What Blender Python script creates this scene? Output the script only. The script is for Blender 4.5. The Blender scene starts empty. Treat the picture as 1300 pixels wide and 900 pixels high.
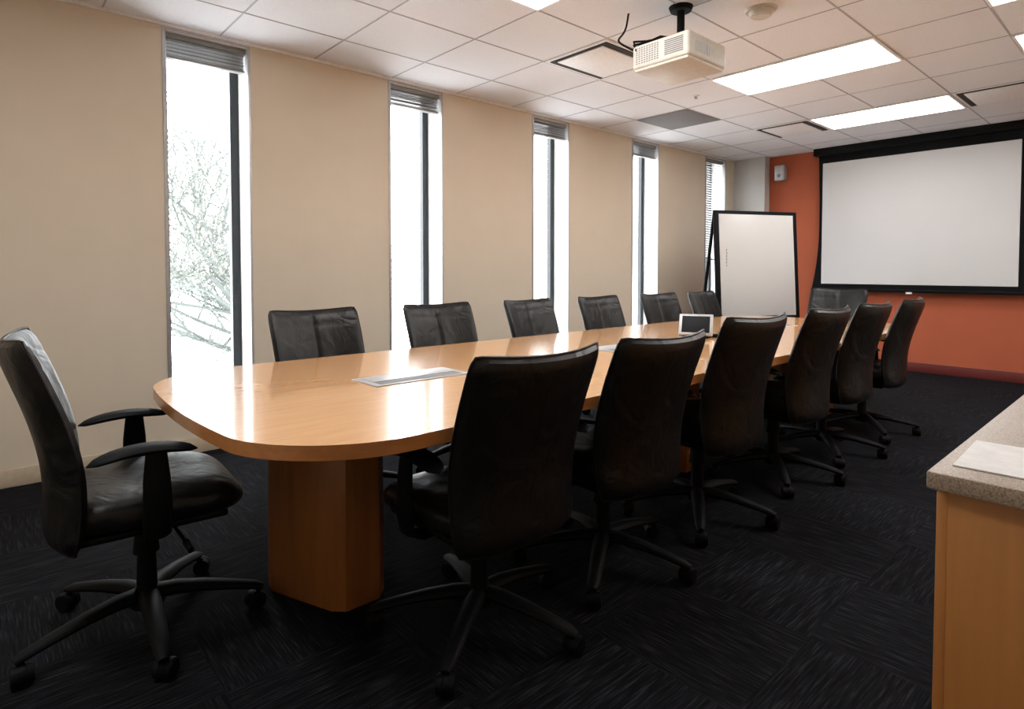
import bpy, bmesh, math, random
from mathutils import Vector, Matrix, Euler
random.seed(11)
scene = bpy.context.scene
COL = scene.collection

# ------------------------------------------------------------------ materials
def newmat(name):
    m = bpy.data.materials.new(name); m.use_nodes = True
    nt = m.node_tree; p = nt.nodes["Principled BSDF"]
    return m, nt, p
def N(nt, t, **kw):
    n = nt.nodes.new(t)
    for k, v in kw.items(): setattr(n, k, v)
    return n
def ramp(nt, fac, stops):
    r = N(nt, "ShaderNodeValToRGB"); els = r.color_ramp.elements
    while len(els) < len(stops): els.new(0.5)
    for e, (p, c) in zip(els, stops):
        e.position = p; e.color = (*c, 1)
    nt.links.new(fac, r.inputs[0]); return r.outputs[0]
def simple(name, col, rough=0.5, metal=0.0, nscale=40, namt=0.06, bump=0.0, coat=0.0, spec=0.5):
    m, nt, p = newmat(name)
    tc = N(nt, "ShaderNodeTexCoord"); no = N(nt, "ShaderNodeTexNoise")
    no.inputs["Scale"].default_value = nscale; no.inputs["Detail"].default_value = 4
    nt.links.new(tc.outputs["Object"], no.inputs["Vector"])
    lo = tuple(c*(1-namt) for c in col); hi = tuple(min(1, c*(1+namt)) for c in col)
    nt.links.new(ramp(nt, no.outputs[0], [(0.3, lo), (0.7, hi)]), p.inputs["Base Color"])
    p.inputs["Roughness"].default_value = rough; p.inputs["Metallic"].default_value = metal
    p.inputs["Coat Weight"].default_value = coat
    p.inputs["Specular IOR Level"].default_value = spec
    if bump:
        b = N(nt, "ShaderNodeBump"); b.inputs["Strength"].default_value = bump
        b.inputs["Distance"].default_value = 0.01
        nt.links.new(no.outputs[0], b.inputs["Height"]); nt.links.new(b.outputs[0], p.inputs["Normal"])
    return m
def wood(name, c1, c2, rough, coat, scale=(14, 1.2, 14), croughness=0.08):
    m, nt, p = newmat(name)
    tc = N(nt, "ShaderNodeTexCoord"); mp = N(nt, "ShaderNodeMapping")
    mp.inputs["Scale"].default_value = scale
    no = N(nt, "ShaderNodeTexNoise"); no.inputs["Scale"].default_value = 3; no.inputs["Detail"].default_value = 7
    no.inputs["Distortion"].default_value = 0.6
    nt.links.new(tc.outputs["Object"], mp.inputs[0]); nt.links.new(mp.outputs[0], no.inputs["Vector"])
    nt.links.new(ramp(nt, no.outputs[0], [(0.25, c1), (0.75, c2)]), p.inputs["Base Color"])
    p.inputs["Roughness"].default_value = rough
    p.inputs["Coat Weight"].default_value = coat; p.inputs["Coat Roughness"].default_value = croughness
    return m
def emis(name, col, s):
    m, nt, p = newmat(name)
    p.inputs["Base Color"].default_value = (*col, 1)
    p.inputs["Emission Color"].default_value = (*col, 1); p.inputs["Emission Strength"].default_value = s
    return m

M_wall = simple("paint_cream", (0.685, 0.595, 0.48), 0.85, nscale=3, namt=0.02)
M_wallgrey = simple("paint_offwhite", (0.58, 0.57, 0.55), 0.85, nscale=3, namt=0.02)
M_red = simple("paint_terracotta", (0.43, 0.108, 0.052), 0.85, nscale=3, namt=0.03, spec=0.3)
M_redbase = simple("baseboard_red", (0.12, 0.016, 0.012), 0.5)
M_base = simple("baseboard_cream", (0.56, 0.46, 0.34), 0.6)
M_white = simple("white_paint", (0.8, 0.8, 0.8), 0.5)
M_tile = simple("ceiling_tile", (0.75, 0.76, 0.79), 0.95, nscale=180, namt=0.08, bump=0.15)
M_tbar = simple("tbar", (0.42, 0.42, 0.45), 0.6)
M_alu = simple("aluminium", (0.45, 0.45, 0.46), 0.4, metal=0.6)
M_frame = simple("window_frame_dark", (0.008, 0.011, 0.014), 0.5)
M_blind = simple("blind_slat", (0.24, 0.24, 0.23), 0.5)
M_leather, nt, p = newmat("black_leather")
tc = N(nt, "ShaderNodeTexCoord"); n1 = N(nt, "ShaderNodeTexNoise"); n1.inputs["Scale"].default_value = 8
n1.inputs["Detail"].default_value = 2; n1.inputs["Distortion"].default_value = 1.0
n2 = N(nt, "ShaderNodeTexVoronoi"); n2.inputs["Scale"].default_value = 260
nt.links.new(tc.outputs["Object"], n1.inputs["Vector"]); nt.links.new(tc.outputs["Object"], n2.inputs["Vector"])
b1 = N(nt, "ShaderNodeBump"); b1.inputs["Strength"].default_value = 0.32; b1.inputs["Distance"].default_value = 0.03
b2 = N(nt, "ShaderNodeBump"); b2.inputs["Strength"].default_value = 0.2; b2.inputs["Distance"].default_value = 0.002
nt.links.new(n1.outputs[0], b1.inputs["Height"]); nt.links.new(n2.outputs[0], b2.inputs["Height"])
nt.links.new(b1.outputs[0], b2.inputs["Normal"]); nt.links.new(b2.outputs[0], p.inputs["Normal"])
p.inputs["Base Color"].default_value = (0.0055, 0.0055, 0.006, 1); p.inputs["Roughness"].default_value = 0.38
p.inputs["Specular IOR Level"].default_value = 0.34
M_plastic = simple("black_plastic", (0.0035, 0.0043, 0.0055), 0.6, spec=0.13)
M_fabric = simple("black_fabric", (0.004, 0.004, 0.005), 0.9, spec=0.2)
M_table = wood("maple_veneer", (0.64, 0.31, 0.115), (0.76, 0.41, 0.165), 0.25, 0.9, croughness=0.07)
M_edge = wood("maple_edge", (0.40, 0.15, 0.04), (0.50, 0.21, 0.062), 0.3, 0.5)
M_leg = wood("table_base_wood", (0.29, 0.10, 0.026), (0.39, 0.15, 0.042), 0.4, 0.3, (10, 10, 0.9), 0.2)
M_cab = wood("cabinet_wood", (0.43, 0.175, 0.045), (0.53, 0.23, 0.064), 0.45, 0.1, (10, 10, 0.9), 0.2)
M_silver = simple("silver_plate", (0.5, 0.51, 0.53), 0.4, metal=0.5)
M_projwhite = simple("projector_plastic", (0.55, 0.52, 0.465), 0.45)
M_dark = simple("dark_slot", (0.02, 0.02, 0.02), 0.8)
M_grille = simple("grey_grille", (0.2, 0.2, 0.21), 0.8)
M_screen = simple("screen_fabric", (0.60, 0.595, 0.60), 0.9, nscale=2, namt=0.01)
M_board = simple("whiteboard_surface", (0.6, 0.595, 0.585), 0.35, nscale=2, namt=0.01)
M_display = simple("display_glass", (0.02, 0.022, 0.026), 0.5, spec=0.1)
M_paper = simple("paper", (0.85, 0.85, 0.86), 0.8)
M_light = emis("light_lens", (1.0, 0.98, 0.955), 7.5)
M_bark = simple("pale_bark", (0.088, 0.098, 0.094), 0.9, spec=0.1)
M_leaf = simple("pale_leaf", (0.12, 0.13, 0.115), 0.9, spec=0.1)
M_snow = simple("pale_ground", (0.8, 0.8, 0.8), 0.9)
M_ink = simple("ink", (0.02, 0.02, 0.03), 0.6)

M_counter, nt, p = newmat("speckled_quartz")
tc = N(nt, "ShaderNodeTexCoord"); no = N(nt, "ShaderNodeTexNoise"); no.inputs["Scale"].default_value = 330; no.inputs["Detail"].default_value = 3
nt.links.new(tc.outputs["Object"], no.inputs["Vector"])
nt.links.new(ramp(nt, no.outputs[0], [(0.36, (0.20, 0.145, 0.105)), (0.5, (0.32, 0.245, 0.185)), (0.66, (0.42, 0.335, 0.26))]), p.inputs["Base Color"])
p.inputs["Roughness"].default_value = 0.35

# carpet
M_carpet, nt, p = newmat("carpet_tiles")
tc = N(nt, "ShaderNodeTexCoord"); sp = N(nt, "ShaderNodeSeparateXYZ"); nt.links.new(tc.outputs["Object"], sp.inputs[0])
def math_(op, a, b=None):
    n = N(nt, "ShaderNodeMath", operation=op)
    for i, v in enumerate((a, b)):
        if v is None: continue
        if isinstance(v, (int, float)): n.inputs[i].default_value = v
        else: nt.links.new(v, n.inputs[i])
    return n.outputs[0]
T = 0.5
fx = math_("FLOOR", math_("DIVIDE", sp.outputs[0], T)); fy = math_("FLOOR", math_("DIVIDE", sp.outputs[1], T))
chk = math_("FLOORED_MODULO", math_("ADD", fx, fy), 2.0)
def streak(sx, sy):
    c = N(nt, "ShaderNodeCombineXYZ")
    nt.links.new(math_("MULTIPLY", sp.outputs[0], sx), c.inputs[0]); nt.links.new(math_("MULTIPLY", sp.outputs[1], sy), c.inputs[1])
    nt.links.new(math_("ADD", math_("MULTIPLY", fx, 3.7), math_("MULTIPLY", fy, 7.3)), c.inputs[2])
    n = N(nt, "ShaderNodeTexNoise"); n.inputs["Scale"].default_value = 1.0; n.inputs["Detail"].default_value = 3
    nt.links.new(c.outputs[0], n.inputs["Vector"]); return n.outputs[0]
mx = N(nt, "ShaderNodeMix", data_type='FLOAT')
nt.links.new(chk, mx.inputs[0]); nt.links.new(streak(150, 9), mx.inputs[2]); nt.links.new(streak(9, 150), mx.inputs[3])
fine = N(nt, "ShaderNodeTexNoise"); fine.inputs["Scale"].default_value = 260; fine.inputs["Detail"].default_value = 2
nt.links.new(tc.outputs["Object"], fine.inputs["Vector"])
mxf = math_("ADD", math_("MULTIPLY", mx.outputs[0], 0.8), math_("MULTIPLY", fine.outputs[0], 0.2))
nt.links.new(ramp(nt, mxf, [(0.38, (0.0038, 0.0040, 0.0052)), (0.54, (0.0088, 0.0090, 0.0112)), (0.68, (0.026, 0.027, 0.032))]), p.inputs["Base Color"])
p.inputs["Roughness"].default_value = 0.95; p.inputs["Specular IOR Level"].default_value = 0.06
bp = N(nt, "ShaderNodeBump"); bp.inputs["Strength"].default_value = 0.4; bp.inputs["Distance"].default_value = 0.003
nt.links.new(mxf, bp.inputs["Height"]); nt.links.new(bp.outputs[0], p.inputs["Normal"])

# glass
M_glass = bpy.data.materials.new("window_glass"); M_glass.use_nodes = True; nt = M_glass.node_tree
nt.nodes.clear(); o = N(nt, "ShaderNodeOutputMaterial"); t = N(nt, "ShaderNodeBsdfTransparent"); g = N(nt, "ShaderNodeBsdfGlossy")
g.inputs["Roughness"].default_value = 0.02; m_ = N(nt, "ShaderNodeMixShader"); m_.inputs[0].default_value = 0.05
nt.links.new(t.outputs[0], m_.inputs[1]); nt.links.new(g.outputs[0], m_.inputs[2]); nt.links.new(m_.outputs[0], o.inputs[0])

# ------------------------------------------------------------------ builder
class B:
    def __init__(s): s.bm = bmesh.new(); s.mats = []
    def mi(s, m):
        if m not in s.mats: s.mats.append(m)
        return s.mats.index(m)
    def add(s, t, mat, M=None):
        if M is not None: t.transform(M)
        i = s.mi(mat)
        for f in t.faces:
            if f.material_index == 0: f.material_index = i
            elif f.material_index >= 1000: f.material_index -= 1000
        me = bpy.data.meshes.new("tmp"); bmesh.ops.recalc_face_normals(t, faces=t.faces[:])
        t.to_mesh(me); t.free(); s.bm.from_mesh(me); bpy.data.meshes.remove(me)
    def box(s, c, d, mat, bev=0, seg=2, rot=None):
        t = bmesh.new(); bmesh.ops.create_cube(t, size=1)
        for v in t.verts: v.co = Vector((v.co.x*d[0], v.co.y*d[1], v.co.z*d[2]))
        if bev: bmesh.ops.bevel(t, geom=t.edges[:], offset=bev, segments=seg, affect='EDGES', profile=0.5)
        M = Matrix.Translation(c)
        if rot: M = M @ Euler(rot).to_matrix().to_4x4()
        s.add(t, mat, M)
    def bb(s, a, b, mat, bev=0, seg=2):
        s.box([(a[i]+b[i])/2 for i in range(3)], [abs(b[i]-a[i]) for i in range(3)], mat, bev, seg)
    def cyl(s, p0, p1, r0, r1, mat, n=20, bev=0):
        p0 = Vector(p0); p1 = Vector(p1); d = p1-p0
        t = bmesh.new(); bmesh.ops.create_cone(t, cap_ends=True, segments=n, radius1=r0, radius2=r1, depth=d.length)
        if bev:
            es = [e for e in t.edges if abs(e.verts[0].co.z-e.verts[1].co.z) < 1e-6]
            bmesh.ops.bevel(t, geom=es, offset=bev, segments=2, affect='EDGES')
        M = Matrix.Translation((p0+p1)/2) @ d.to_track_quat('Z', 'Y').to_matrix().to_4x4()
        s.add(t, mat, M)
    def tube(s, pts, rad, mat, n=10, ry=None, up=Vector((0, 0, 1))):
        pts = [Vector(p) for p in pts]; k = len(pts)
        R = rad if isinstance(rad, (list, tuple)) else [rad]*k
        RY = R if ry is None else (ry if isinstance(ry, (list, tuple)) else [ry]*k)
        t = bmesh.new(); rings = []
        for i, q in enumerate(pts):
            d = (pts[min(i+1, k-1)]-pts[max(i-1, 0)]).normalized()
            a = d.cross(up)
            if a.length < 1e-3: a = d.cross(Vector((0, 1, 0)))
            a.normalize(); b = a.cross(d).normalized()
            rings.append([t.verts.new(q+a*math.cos(2*math.pi*j/n)*R[i]+b*math.sin(2*math.pi*j/n)*RY[i]) for j in range(n)])
        for i in range(k-1):
            for j in range(n):
                t.faces.new((rings[i][j], rings[i][(j+1) % n], rings[i+1][(j+1) % n], rings[i+1][j]))
        t.faces.new(rings[0]); t.faces.new(rings[-1][::-1])
        s.add(t, mat)
    def prism(s, pts, z0, z1, mat, bev=0, seg=3, sidemat=None):
        t = bmesh.new()
        lo = [t.verts.new((x, y, z0)) for x, y in pts]; hi = [t.verts.new((x, y, z1)) for x, y in pts]
        n = len(pts); t.faces.new(lo[::-1]); t.faces.new(hi)
        for i in range(n): t.faces.new((lo[i], lo[(i+1) % n], hi[(i+1) % n], hi[i]))
        if bev:
            es = [e for e in t.edges if abs(e.verts[0].co.z-e.verts[1].co.z) < 1e-6]
            bmesh.ops.bevel(t, geom=es, offset=bev, segments=seg, affect='EDGES', profile=0.5)
        s.mi(mat)
        if sidemat is not None:
            t.normal_update(); k = s.mi(sidemat)
            for f in t.faces:
                if abs(f.normal.z) < 0.97: f.material_index = 1000+k
        s.add(t, mat)
    def shell(s, f1, f2, nu, nv, mat):
        t = bmesh.new()
        for f in (f1, f2):
            V = [[t.verts.new(f(i/(nu-1), j/(nv-1))) for j in range(nv)] for i in range(nu)]
            for i in range(nu-1):
                for j in range(nv-1): t.faces.new((V[i][j], V[i+1][j], V[i+1][j+1], V[i][j+1]))
        bmesh.ops.remove_doubles(t, verts=t.verts[:], dist=1e-5)
        s.add(t, mat)
    def mesh(s, name):
        me = bpy.data.meshes.new(name); s.bm.to_mesh(me); s.bm.free()
        for m in s.mats: me.materials.append(m)
        for p in me.polygons: p.use_smooth = True
        me.set_sharp_from_angle(angle=math.radians(38))
        return me
    def obj(s, name, loc=(0, 0, 0), rz=0):
        return place(s.mesh(name), name, loc, rz)
def place(me, name, loc=(0, 0, 0), rz=0):
    o = bpy.data.objects.new(name, me); COL.objects.link(o); o.location = loc; o.rotation_euler = (0, 0, rz); return o

# ------------------------------------------------------------------ room
H = 2.74; XR = 5.3; YB = 8.2; YN = -1.7
b = B(); b.bb((-0.3, YN-0.2, -0.1), (XR+0.2, YB+0.2, 0), M_carpet); b.obj("floor")
b = B(); b.bb((-0.3, YN-0.2, H), (XR+0.2, YB+0.2, H+0.1), M_tile); b.obj("ceiling")
WY = [0.905+1.6*i for i in range(5)]; WW = 0.51; SILL = 0.3; WT = 0.27; WTOP = 2.71
b = B(); y = YN
for w in WY:
    b.bb((-WT, y, 0), (0, w, H), M_wall); b.bb((-WT, w, 0), (0, w+WW, SILL), M_wall)
    b.bb((-WT, w, WTOP), (0, w+WW, H), M_wall); y = w+WW
b.bb((-WT, y, 0), (0, YB, H), M_wall)
b.obj("wall_left")
b = B(); b.bb((-WT, YB, 0), (XR+0.2, YB+0.2, H), M_red); b.obj("wall_back")
b = B(); b.bb((XR, YN, 0), (XR+0.2, YB, H), M_wall); b.obj("wall_right")
b = B(); b.bb((-WT, YN-0.2, 0), (XR+0.2, YN, H), M_wall); b.obj("wall_front")
b = B(); b.bb((0, 8.06, 0), (0.45, YB, H), M_wallgrey); b.obj("wall_column")
b = B(); b.bb((0, YN, 0), (0.012, 8.06, 0.1), M_base, 0.003); b.obj("baseboard_left")
b = B(); b.bb((0.45, YB-0.015, 0), (XR, YB, 0.11), M_redbase, 0.003); b.obj("baseboard_back")
b = B(); b.bb((XR-0.012, YN, 0), (XR, YB-0.02, 0.1), M_base, 0.003); b.obj("baseboard_right")

# windows
for i, w in enumerate(WY):
    b = B(); y0 = w; y1 = w+WW; xi = -0.25; xo = -0.20
    b.bb((-0.2, y1-0.008, SILL), (-0.002, y1, WTOP), M_white); b.bb((-0.2, y0, SILL), (-0.002, y0+0.008, WTOP), M_white)
    b.bb((-0.2, y0, SILL), (0.02, y1, SILL+0.02), M_white)
    b.bb((-0.2, y0, WTOP-0.01), (-0.002, y1, WTOP), M_white)
    b.bb((-0.01, y0-0.012, SILL), (0.006, y0+0.008, WTOP), M_alu); b.bb((-0.01, y1-0.006, SILL), (0.006, y1+0.008, WTOP), M_alu)
    b.bb((-0.01, y0-0.012, WTOP-0.004), (0.006, y1+0.008, WTOP+0.012), M_alu)
    b.bb((xi, y0, SILL), (xo, y0+0.055, WTOP), M_frame); b.bb((xi, y1-0.065, SILL), (xo, y1, WTOP), M_frame)
    b.bb((xi, y0, SILL), (xo, y1, SILL+0.06), M_frame); b.bb((xi, y0, WTOP-0.06), (xo, y1, WTOP), M_frame)
    b.bb((-0.228, y0+0.05, SILL+0.05), (-0.222, y1-0.06, WTOP-0.05), M_glass)
    b.obj("window_%d" % (i+1))
    b = B(); b.bb((-0.075, y0+0.015, WTOP-0.045), (-0.02, y1-0.015, WTOP-0.012), M_blind, 0.003)
    if i < 4:
        for k in range(9):
            z = WTOP-0.054-0.0115*k
            b.box((-0.048, (y0+y1)/2, z), (0.05, WW-0.04, 0.003), M_alu if k % 2 else M_blind, rot=(0, random.uniform(-0.1, 0.1), 0))
        b.bb((-0.075, y0+0.018, WTOP-0.17), (-0.022, y1-0.018, WTOP-0.155), M_blind, 0.003)
    else:
        z = WTOP-0.05
        while z > 1.36:
            b.box((-0.048, (y0+y1)/2, z), (0.05, WW-0.04, 0.0025), M_board, rot=(0, 0.5, 0)); z -= 0.032
        b.bb((-0.075, y0+0.018, 1.33), (-0.022, y1-0.018, 1.345), M_blind, 0.003)
    for yy in (y0+0.1, y1-0.1):
        b.cyl((-0.048, yy, WTOP-0.03), (-0.048, yy, WTOP-0.16 if i < 4 else 1.34), 0.0015, 0.0015, M_white, 6)
    b.obj("venetian_blind")
    L = bpy.data.lights.new("portal", 'AREA'); L.shape = 'RECTANGLE'; L.size = WTOP-SILL; L.size_y = WW
    L.cycles.is_portal = True
    lo = bpy.data.objects.new("window_portal", L); COL.objects.link(lo); lo.location = (-0.29, (y0+y1)/2, (SILL+WTOP)/2)
    lo.rotation_euler = (0, math.radians(-90), 0)

# ceiling grid
GX0 = 1.69; PX = 0.6; GY0 = 5.10; PY = 0.645
b = B(); x = GX0-PX*2
while x < XR:
    b.bb((x-0.005, YN, H-0.003), (x+0.005, YB, H+0.001), M_tbar); x += PX
y = GY0-PY*10
while y < YB:
    if y > YN: b.bb((0, y-0.005, H-0.0025), (XR, y+0.005, H+0.001), M_tbar)
    y += PY
b.obj("trim_ceiling_grid")
b = B(); b.bb((0, YN, H-0.02), (0.02, 8.06, H), M_white); b.obj("trim_1")

def light(x0, y0):
    b = B(); x1 = x0+2*PX; y1 = y0+PY; f = 0.022
    b.bb((x0+0.006, y0+0.006, H-0.012), (x1-0.006, y0+f, H-0.001), M_white); b.bb((x0+0.006, y1-f, H-0.012), (x1-0.006, y1-0.006, H-0.001), M_white)
    b.bb((x0+0.006, y0+f, H-0.012), (x0+f, y1-f, H-0.001), M_white); b.bb((x1-f, y0+f, H-0.012), (x1-0.006, y1-f, H-0.001), M_white)
    b.bb((x0+f, y0+f, H-0.009), (x1-f, y1-f, H-0.002), M_light)
    b.obj("ceiling_light")
for x0, y0 in ((GX0, 1.875), (GX0, 4.455), (GX0, 6.39), (3.49, 3.81), (3.49, 5.10), (GX0, -0.705)): light(x0, y0)
def diffuser(x0, y0):
    b = B(); x1 = x0+PX; y1 = y0+PY; cx = (x0+x1)/2; cy = (y0+y1)/2
    b.box((cx, cy, H-0.003), (PX-0.016, PY-0.016, 0.005), M_white)
    b.box((cx, cy, H-0.008), (PX-0.07, PY-0.07, 0.006), M_dark)
    b.box((cx, cy, H-0.014), (PX-0.17, PY-0.12, 0.008), M_white, 0.003)
    b.obj("ceiling_vent")
diffuser(1.09, 3.165); diffuser(1.09, 6.39); diffuser(2.89, 6.39)
b = B(); b.box((0.79, 5.42, H-0.004), (PX-0.016, PY-0.016, 0.006), M_grille); b.box((0.79, 5.42, H-0.008), (PX-0.05, PY-0.05, 0.004), M_grille, 0.002); b.obj("return_air_grille")
b = B(); b.cyl((2.58, 3.5, H-0.012), (2.58, 3.5, H), 0.085, 0.09, M_projwhite, 32); b.cyl((2.58, 3.5, H-0.045), (2.58, 3.5, H-0.012), 0.055, 0.075, M_projwhite, 32, 0.006); b.obj("smoke_detector")
b = B(); b.cyl((1.37, 4.79, H-0.008), (1.37, 4.79, H), 0.03, 0.03, M_white); b.cyl((1.37, 4.79, H-0.022), (1.37, 4.79, H-0.008), 0.008, 0.012, M_alu); b.cyl((1.37, 4.79, H-0.026), (1.37, 4.79, H-0.022), 0.014, 0.014, M_alu); b.obj("sprinkler_head")

# projector
b = B(); px, py = 2.28, 3.12; zb, zt = 2.375, 2.515
b.bb((px-0.20, py-0.2, zb), (px+0.18, py+0.2, zt), M_projwhite, 0.018, 3)
b.bb((px-0.19, py-0.19, zb-0.012), (px+0.17, py+0.19, zb+0.01), M_projwhite, 0.008)
for j in range(8):
    for k in range(9):
        b.box((px-0.165+0.018*k, py-0.2, zb+0.03+0.0125*j), (0.011, 0.004, 0.006), M_grille)
for k in range(8): b.box((px+0.085, py-0.201, zb+0.035+0.011*k), (0.12, 0.004, 0.005), M_grille)
for k in range(9): b.box((px+0.18, py-0.13+0.018*k, zb+0.065), (0.004, 0.007, 0.06), M_silver)
b.cyl((px-0.05, py+0.19, zb+0.065), (px-0.05, py+0.225, zb+0.065), 0.04, 0.04, M_dark)
b.cyl((px, py, zt-0.005), (px, py, zt+0.03), 0.06, 0.05, M_plastic)
b.box((px, py, zt+0.035), (0.16, 0.05, 0.012), M_plastic, 0.003); b.box((px, py, zt+0.035), (0.05, 0.16, 0.012), M_plastic, 0.003)
b.cyl((px, py, zt+0.03), (px, py, H-0.02), 0.022, 0.022, M_plastic)
b.cyl((px, py, H-0.025), (px, py, H), 0.06, 0.07, M_plastic, 24)
for a in range(3):
    b.tube([(px+0.05-0.01*a, py-0.02, zt+0.02), (px-0.1, py-0.06+0.02*a, zt+0.07), (px-0.2, py-0.1+0.02*a, zt+0.04+0.015*a), (px-0.21, py-0.17, zt-0.0+0.02*a), (px-0.17, py-0.2, zt-0.03)], 0.006, M_plastic, 8)
cp = []
for k in range(24):
    u = k/23; cp.append((px-0.18-0.15*math.sin(u*2.6), py-0.16-0.05*math.sin(u*6.3), zt-0.03+(H-zt+0.03)*u))
b.tube(cp, 0.006, M_plastic, 8)
b.obj("ceiling_projector")

# projection screen
b = B(); xs0, xs1, zs0, zs1 = 1.19, 3.145, 1.02, 2.55; ys = 8.10
b.bb((xs0-0.1, ys-0.06, H-0.09), (xs1+0.1, ys+0.06, H), M_plastic, 0.006)
def sideoff(v): return 0.035+0.02*abs(2*v-1)**2+0.065*max(0, 1-v*2.2)**2
def fs(y):
    def f(u, v):
        z = 0.94+v*(H-0.05-0.94); o = sideoff(v); return Vector(((xs0-o)+u*(xs1-xs0+2*o), y, z))
    return f
b.shell(fs(ys), fs(ys+0.004), 12, 24, M_fabric)
b.bb((xs0, ys-0.004, zs0), (xs1, ys-0.001, zs1), M_screen)
b.bb((xs0-0.12, ys-0.02, 0.93), (xs1+0.12, ys+0.02, 0.965), M_plastic, 0.008)
b.bb((2.14, ys-0.03, 0.915), (2.20, ys-0.018, 0.935), M_white)
b.obj("projection_screen")
b = B(); b.box((0.64, YB-0.075, 2.5), (0.13, 0.11, 0.2), M_silver, 0.012, 3); b.box((0.64, YB-0.133, 2.5), (0.105, 0.006, 0.17), M_silver, 0.004); b.cyl((0.64, YB-0.137, 2.46), (0.64, YB-0.134, 2.46), 0.025, 0.025, M_grille); b.box((0.64, YB-0.012, 2.5), (0.05, 0.024, 0.08), M_plastic)
b.obj("wall_speaker")

# ------------------------------------------------------------------ table
b = B(); cx, hw, cy, hl, r = 2.09, 0.79, 3.15, 2.60, 0.34
pts = []
for (sx, sy, a0) in ((1, 1, 0), (-1, 1, 90), (-1, -1, 180), (1, -1, 270)):
    for k in range(13):
        a = math.radians(a0+90*k/12); pts.append((sx*(hw-r)+r*math.cos(a), sy*(hl-r)+r*math.sin(a)))
    if a0 in (0, 180):
        for k in range(1, 8):
            u = k/8; pts.append((sx*(hw-r)*(1-2*u), sy*hl))
pts2 = []
for (x, y) in pts:
    w = max(0, abs(y)-(hl-r))/r
    pts2.append((cx+x, cy+y+math.copysign(1, y)*w*0.075*(1-(x/hw)**2)))
b.prism(pts2, 0.701, 0.742, M_table, 0.017, 4, M_edge)
def leg(yc):
    q = [(1.75, -0.08), (2.0, -0.19), (2.05, -0.195), (2.32, -0.09), (2.36, -0.05), (2.36, 0.08), (2.32, 0.12), (2.05, 0.2), (1.79, 0.12), (1.75, 0.08)]
    b.prism([(x, yc+y) for x, y in q], 0.0, 0.702, M_leg, 0.004, 2)
for yc in (0.99, 3.15, 5.25): leg(yc)
b.bb((2.05, 1.1, 0.62), (2.11, 5.2, 0.702), M_leg)
for yc in (1.38, 2.85, 4.75):
    z = 0.742
    b.bb((1.995, yc-0.23, z-0.001), (2.205, yc+0.23, z+0.004), M_silver, 0.0015)
    b.bb((2.015, yc-0.2, z+0.003), (2.125, yc+0.2, z+0.006), M_silver, 0.001)
    b.bb((2.14, yc-0.2, z+0.003), (2.185, yc+0.2, z+0.0046), M_grille)
    b.bb((2.128, yc-0.2, z+0.003), (2.132, yc+0.2, z+0.0047), M_dark)
b.obj("conference_table")

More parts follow.
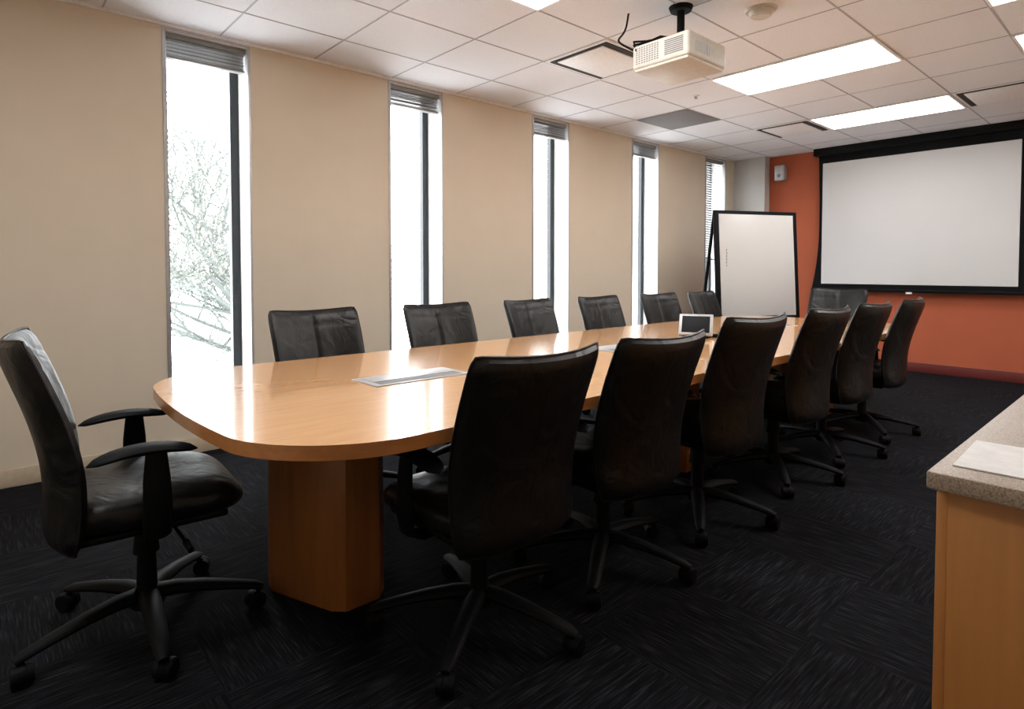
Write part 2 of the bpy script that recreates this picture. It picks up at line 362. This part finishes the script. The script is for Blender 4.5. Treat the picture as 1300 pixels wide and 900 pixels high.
# ------------------------------------------------------------------ chair
def sgnp(v, e): return math.copysign(abs(v)**e, v)
def chair_mesh():
    b = B()
    z0, z1 = 0.365, 0.965
    def backpt(u, v, side):
        w = 2*u-1
        vv = v
        k = abs(2*vv-1)
        hwid = (0.240+0.024*vv+0.008*math.sin(math.pi*vv))*(1-0.05*k**20)
        kk = abs(w)
        zc = 0.67
        z = z0+(z1-z0)*vv
        z = zc+(z-zc)*(1-0.018*kk**10)
        z += 0.016*kk**2*vv
        yc = -0.25-0.085*vv**1.6+0.022*math.sin(math.pi*vv*1.3)
        y = yc+0.062*kk**2.2*(0.45+0.55*(1-abs(2*vv-1)**2*0.3))
        th = (max(0, 1-kk**9)*max(0, 1-k**12))**0.5
        if side > 0:
            t = 0.034*th
            t -= 0.009*math.exp(-(w/0.03)**2)*th
            t -= 0.004*math.exp(-((vv-0.87)/0.012)**2)*th
        else:
            t = -0.03*th
        return Vector((hwid*w, y+t, z))
    b.shell(lambda u, v: backpt(u, v, 1), lambda u, v: backpt(u, v, -1), 41, 41, M_leather)
    loop = []
    for k in range(120):
        a = k/120*4
        if a < 1: u, v = a, 0
        elif a < 2: u, v = 1, a-1
        elif a < 3: u, v = 3-a, 1
        else: u, v = 0, 4-a
        loop.append(backpt(u, v, 1))
    b.tube(loop+[loop[0]], 0.0045, M_leather, 6, up=Vector((0, 1, 0.01)))
    def seat(u, v):
        th = 2*math.pi*u; ph = math.pi*(v-0.5)
        x = 0.262*sgnp(math.cos(ph), 0.45)*sgnp(math.cos(th), 0.42)
        y = 0.262*sgnp(math.cos(ph), 0.45)*sgnp(math.sin(th), 0.42)
        z = 0.062*sgnp(math.sin(ph), 0.7)
        if z > 0: z += -0.012*math.exp(-((x/0.15)**2+((y+0.02)/0.17)**2))
        z -= 0.04*max(0, y/0.262)**3*(1 if z > 0 else 0.35)
        x *= 1-0.08*max(0, -y/0.262)
        return Vector((x, y+0.012, z+0.455))
    t = bmesh.new(); nu, nv = 56, 24
    V = [[t.verts.new(seat(i/nu, j/(nv-1))) for j in range(nv)] for i in range(nu)]
    for i in range(nu):
        for j in range(nv-1): t.faces.new((V[i][j], V[(i+1) % nu][j], V[(i+1) % nu][j+1], V[i][j+1]))
    bmesh.ops.remove_doubles(t, verts=t.verts[:], dist=1e-5); b.add(t, M_leather)
    b.box((0, 0.0, 0.394), (0.44, 0.42, 0.022), M_plastic, 0.008)
    b.box((0, -0.02, 0.362), (0.17, 0.26, 0.055), M_plastic, 0.014, 3)
    b.tube([(0, -0.1, 0.372), (0, -0.17, 0.37), (0, -0.225, 0.382), (0, -0.245, 0.42), (0, -0.247, 0.48)], [0.045]*5, M_plastic, 10, ry=[0.011]*5)
    b.tube([(0.06, 0.06, 0.36), (0.2, 0.07, 0.355), (0.27, 0.08, 0.345)], 0.006, M_plastic, 8); b.cyl((0.255, 0.078, 0.347), (0.3, 0.085, 0.335), 0.011, 0.009, M_plastic, 10)
    for s in (-1, 1):
        path = [(s*0.10, 0.384), (s*0.24, 0.380), (s*0.282, 0.402), (s*0.293, 0.46), (s*0.290, 0.56), (s*0.284, 0.64)]
        wd = [0.032, 0.034, 0.038, 0.040, 0.036, 0.028]
        t = bmesh.new(); R = []
        for i, (x, z) in enumerate(path):
            pa = Vector((path[max(i-1, 0)][0], 0, path[max(i-1, 0)][1])); pb = Vector((path[min(i+1, 5)][0], 0, path[min(i+1, 5)][1]))
            d = (pb-pa).normalized(); nrm = Vector((d.z, 0, -d.x)); c = Vector((x, 0, z)); ring = []
            for j in range(12):
                a = 2*math.pi*j/12
                ring.append(t.verts.new(c+nrm*0.012*sgnp(math.cos(a), 0.7)+Vector((0, 1, 0))*wd[i]*sgnp(math.sin(a), 0.7)))
            R.append(ring)
        for i in range(5):
            for j in range(12): t.faces.new((R[i][j], R[i][(j+1) % 12], R[i+1][(j+1) % 12], R[i+1][j]))
        t.faces.new(R[0]); t.faces.new(R[-1][::-1]); b.add(t, M_plastic)
        P = []; RX = []; RY = []
        for k in range(15):
            u = k/14; y = -0.17+0.28*u
            e = (1-abs(2*u-1)**3.5)**0.5 if 0 < u < 1 else 0.08
            P.append((s*(0.282-0.012*math.sin(u*3.1)), y, 0.65-0.022*(2*u-1)**2+0.004*u)); RX.append(0.043*max(e, 0.1)); RY.append(0.0145*max(e, 0.12))
        b.tube(P, RX, M_plastic, 14, ry=RY)
    b.cyl((0, 0, 0.22), (0, 0, 0.36), 0.016, 0.016, M_plastic); b.cyl((0, 0, 0.11), (0, 0, 0.26), 0.032, 0.027, M_plastic, 24)
    b.cyl((0, 0, 0.25), (0, 0, 0.345), 0.04, 0.03, M_plastic, 24)
    b.cyl((0, 0, 0.075), (0, 0, 0.135), 0.055, 0.04, M_plastic, 24, 0.005)
    for k in range(5):
        a = 2*math.pi*k/5; c, s_ = math.cos(a), math.sin(a)
        P = [(c*rr*1.11, s_*rr*1.11, zz) for rr, zz in ((0.02, 0.112), (0.08, 0.115), (0.16, 0.107), (0.24, 0.092), (0.30, 0.078), (0.325, 0.068))]
        b.tube(P, [0.034, 0.032, 0.029, 0.026, 0.023, 0.014], M_plastic, 12, ry=[0.024, 0.022, 0.018, 0.015, 0.013, 0.009])
        q = 0.344
        b.cyl((c*q, s_*q, 0.03), (c*q, s_*q, 0.075), 0.008, 0.008, M_plastic, 10)
        ang = a+0.9+k*1.3; ax = Vector((math.cos(ang), math.sin(ang), 0)); cc = Vector((c*q, s_*q, 0.03))
        off = Vector((-ax.y, ax.x, 0))*0.012; cc = cc+off
        for sg in (-1, 1): b.cyl(cc+ax*sg*0.006, cc+ax*sg*0.027, 0.03, 0.028, M_plastic, 20, 0.003)
        b.cyl(cc-ax*0.006, cc+ax*0.006, 0.029, 0.029, M_plastic, 16)
    return b.mesh("office_chair")
CH = chair_mesh()
def chair(x, y, face, jitter=0.0, zs=1.0):
    place(CH, "office_chair", (x, y, 0), face+jitter).scale = (1, 1, zs)
chair(1.985, 0.405, 0.0, math.radians(-4), 1.03)
for yy, j in ((1.43, 0.06), (2.25, 0.0), (3.09, 0.1), (3.88, 0.03), (4.72, -0.05), (5.5, 0.05)): chair(1.33, yy, -math.pi/2, j, 1.0)
for yy, j in ((1.25, 0.0), (1.90, -0.03), (2.62, -0.04), (3.44, 0.0), (4.15, 0.0), (4.90, 0.08)): chair(2.715, yy, math.pi/2, j, 0.985 if yy < 2 else 1.02)
chair(2.0, 6.12, math.pi, 0.0, 1.03)

# touch panel
b = B(); R = (math.radians(-28), 0, 0)
b.box((0, 0.03, 0.016), (0.17, 0.13, 0.03), M_plastic, 0.008, 3)
b.box((0, 0.0, 0.085), (0.22, 0.022, 0.155), M_silver, 0.008, 3, rot=R)
b.box((0, -0.0105, 0.0905), (0.18, 0.006, 0.118), M_display, 0.001, rot=R)
b.box((0.11, 0.07, 0.012), (0.1, 0.06, 0.022), M_plastic, 0.006)
b.obj("touch_control_panel", (2.11, 3.60, 0.742), math.radians(25))

# whiteboard easel
b = B(); W = 0.56; tilt = math.radians(4)
def ez(z): return 0.06*(z-1.2)
b.box((0, ez(1.25), 1.25), (2*W, 0.03, 1.25), M_plastic, 0.012, 3, rot=(-tilt, 0, 0))
b.box((0, ez(1.25)-0.017, 1.25), (2*W-0.12, 0.006, 1.165), M_board, 0.001, rot=(-tilt, 0, 0))
b.box((0, -0.08, 0.60), (0.9, 0.09, 0.02), M_plastic, 0.005)
for s in (-1, 1):
    b.tube([(s*(W-0.04), 0.07, 1.85), (s*(W-0.04), 0.03, 1.2), (s*(W-0.04), 0.0, 0.09)], 0.018, M_plastic, 10)
    b.tube([(s*(W-0.04), 0.08, 1.85), (s*(W-0.04), 0.24, 1.0), (s*(W-0.04), 0.36, 0.09)], 0.018, M_plastic, 10)
    b.tube([(s*(W-0.04), -0.22, 0.09), (s*(W-0.04), 0.40, 0.09)], 0.018, M_plastic, 10)
    for yy in (-0.2, 0.38): b.cyl((s*W-0.055, yy, 0.035), (s*W-0.025, yy, 0.035), 0.035, 0.035, M_plastic); b.cyl((s*W-0.04, yy, 0.03), (s*W-0.04, yy, 0.09), 0.008, 0.008, M_plastic)
b.tube([(-W+0.04, 0.34, 0.16), (W-0.04, 0.34, 0.16)], 0.014, M_plastic); b.tube([(-W+0.04, 0.0, 0.2), (W-0.04, 0.0, 0.2)], 0.014, M_plastic)
for k in range(7): b.box((-0.42+0.004*(k % 2), ez(1.3)-0.023, 1.42-0.035*k), (0.006, 0.002, 0.022), M_ink, rot=(0, 0.3*(-1)**k, 0))
b.obj("whiteboard_easel", (1.01, 6.72, 0), math.radians(63.8))

# credenza
b = B(); X0, X1, Y0, Y1, ZT = 4.0, 4.66, 1.19, 4.2, 0.86
b.bb((X0, Y0, ZT-0.03), (X1, Y1, ZT), M_counter, 0.004)
b.bb((X0+0.025, Y0+0.03, 0.08), (X1-0.01, Y1-0.03, ZT-0.03), M_cab, 0.002)
b.bb((X0+0.07, Y0+0.03, 0.0), (X1-0.01, Y1-0.03, 0.08), M_dark)
n = 5; w = (Y1-Y0-0.06)/n
for k in range(n):
    ya = Y0+0.03+k*w
    b.bb((X0+0.008, ya+0.003, 0.09), (X0+0.025, ya+w-0.003, ZT-0.04), M_cab, 0.002)
    b.cyl((X0-0.012, ya+w-0.05, 0.6), (X0-0.012, ya+w-0.05, 0.72), 0.005, 0.005, M_alu, 10)
    for zz in (0.61, 0.71): b.cyl((X0-0.012, ya+w-0.05, zz), (X0+0.01, ya+w-0.05, zz), 0.004, 0.004, M_alu, 8)
b.obj("credenza_cabinet")
b = B(); b.box((4.17, 1.365, 0.8615), (0.3, 0.215, 0.002), M_paper, rot=(0, 0, 0.03)); b.obj("paper_sheet")

# ------------------------------------------------------------------ outside
b = B(); b.bb((-60, -40, -3.7), (-0.6, 60, -3.5), M_snow); b.obj("ground_outside")
b = B()
leafbm = bmesh.new()
def branch(p, d, L, r, lvl):
    n = 4; pts = [p.copy()]; q = p.copy(); dd = d.copy()
    for i in range(n):
        dd = (dd+Vector((random.uniform(-.25, .25), random.uniform(-.25, .25), random.uniform(-.12, .2)))).normalized()
        q = q+dd*L/n; pts.append(q.copy())
    b.tube(pts, [r*(1-0.45*i/n) for i in range(n+1)], M_bark, 5 if lvl > 1 else 8)
    if lvl >= 3:
        for k in range(14):
            c = pts[random.randint(0, n)]+Vector([random.uniform(-.16, .16) for _ in range(3)])
            a = Vector([random.uniform(-1, 1) for _ in range(3)]).normalized(); e = a.orthogonal().normalized()
            leafbm.faces.new([leafbm.verts.new(c+v) for v in (a*0.032, e*0.014, -a*0.032, -e*0.014)])
    if lvl >= 5: return
    for k in range(4 if lvl < 4 else 3):
        i = random.randint(1, n); a = random.uniform(0, 6.28)
        side = Vector((math.cos(a), math.sin(a), random.uniform(-0.1, 0.6)))
        branch(pts[i], (dd*0.6+side*0.75).normalized(), L*random.uniform(0.55, 0.78), r*0.52, lvl+1)
branch(Vector((-8, 4.2, -3.5)), Vector((0.0, -0.03, 1)), 3.9, 0.14, 0)
for (z, sl, L, r) in ((-0.5, 0.35, 2.4, 0.06), (-0.2, 0.2, 2.2, 0.045), (0.2, 0.5, 2.4, 0.045), (0.3, 0.9, 2.6, 0.04), (0.3, 1.5, 2.8, 0.04)):
    branch(Vector((-8, 4.1, z)), Vector((0.0, -1, sl)).normalized(), L, r, 2)
b.add(leafbm, M_leaf)
b.obj("tree")

# ------------------------------------------------------------------ world, camera
w = bpy.data.worlds.new("world"); scene.world = w; w.use_nodes = True
bg = w.node_tree.nodes["Background"]; bg.inputs[0].default_value = (0.93, 0.97, 1.0, 1); bg.inputs[1].default_value = 8.0
scene.view_settings.view_transform = 'Standard'
scene.view_settings.look = 'None'
scene.view_settings.exposure = 0.92
cam = bpy.data.cameras.new("camera"); co = bpy.data.objects.new("camera", cam); COL.objects.link(co)
cam.sensor_width = 36; cam.lens = 760/1300*36; cam.shift_y = -83/1300
co.location = (4.28, 0, 1.2); co.rotation_euler = (math.radians(90-1.88), 0, math.radians(48.2))
scene.camera = co
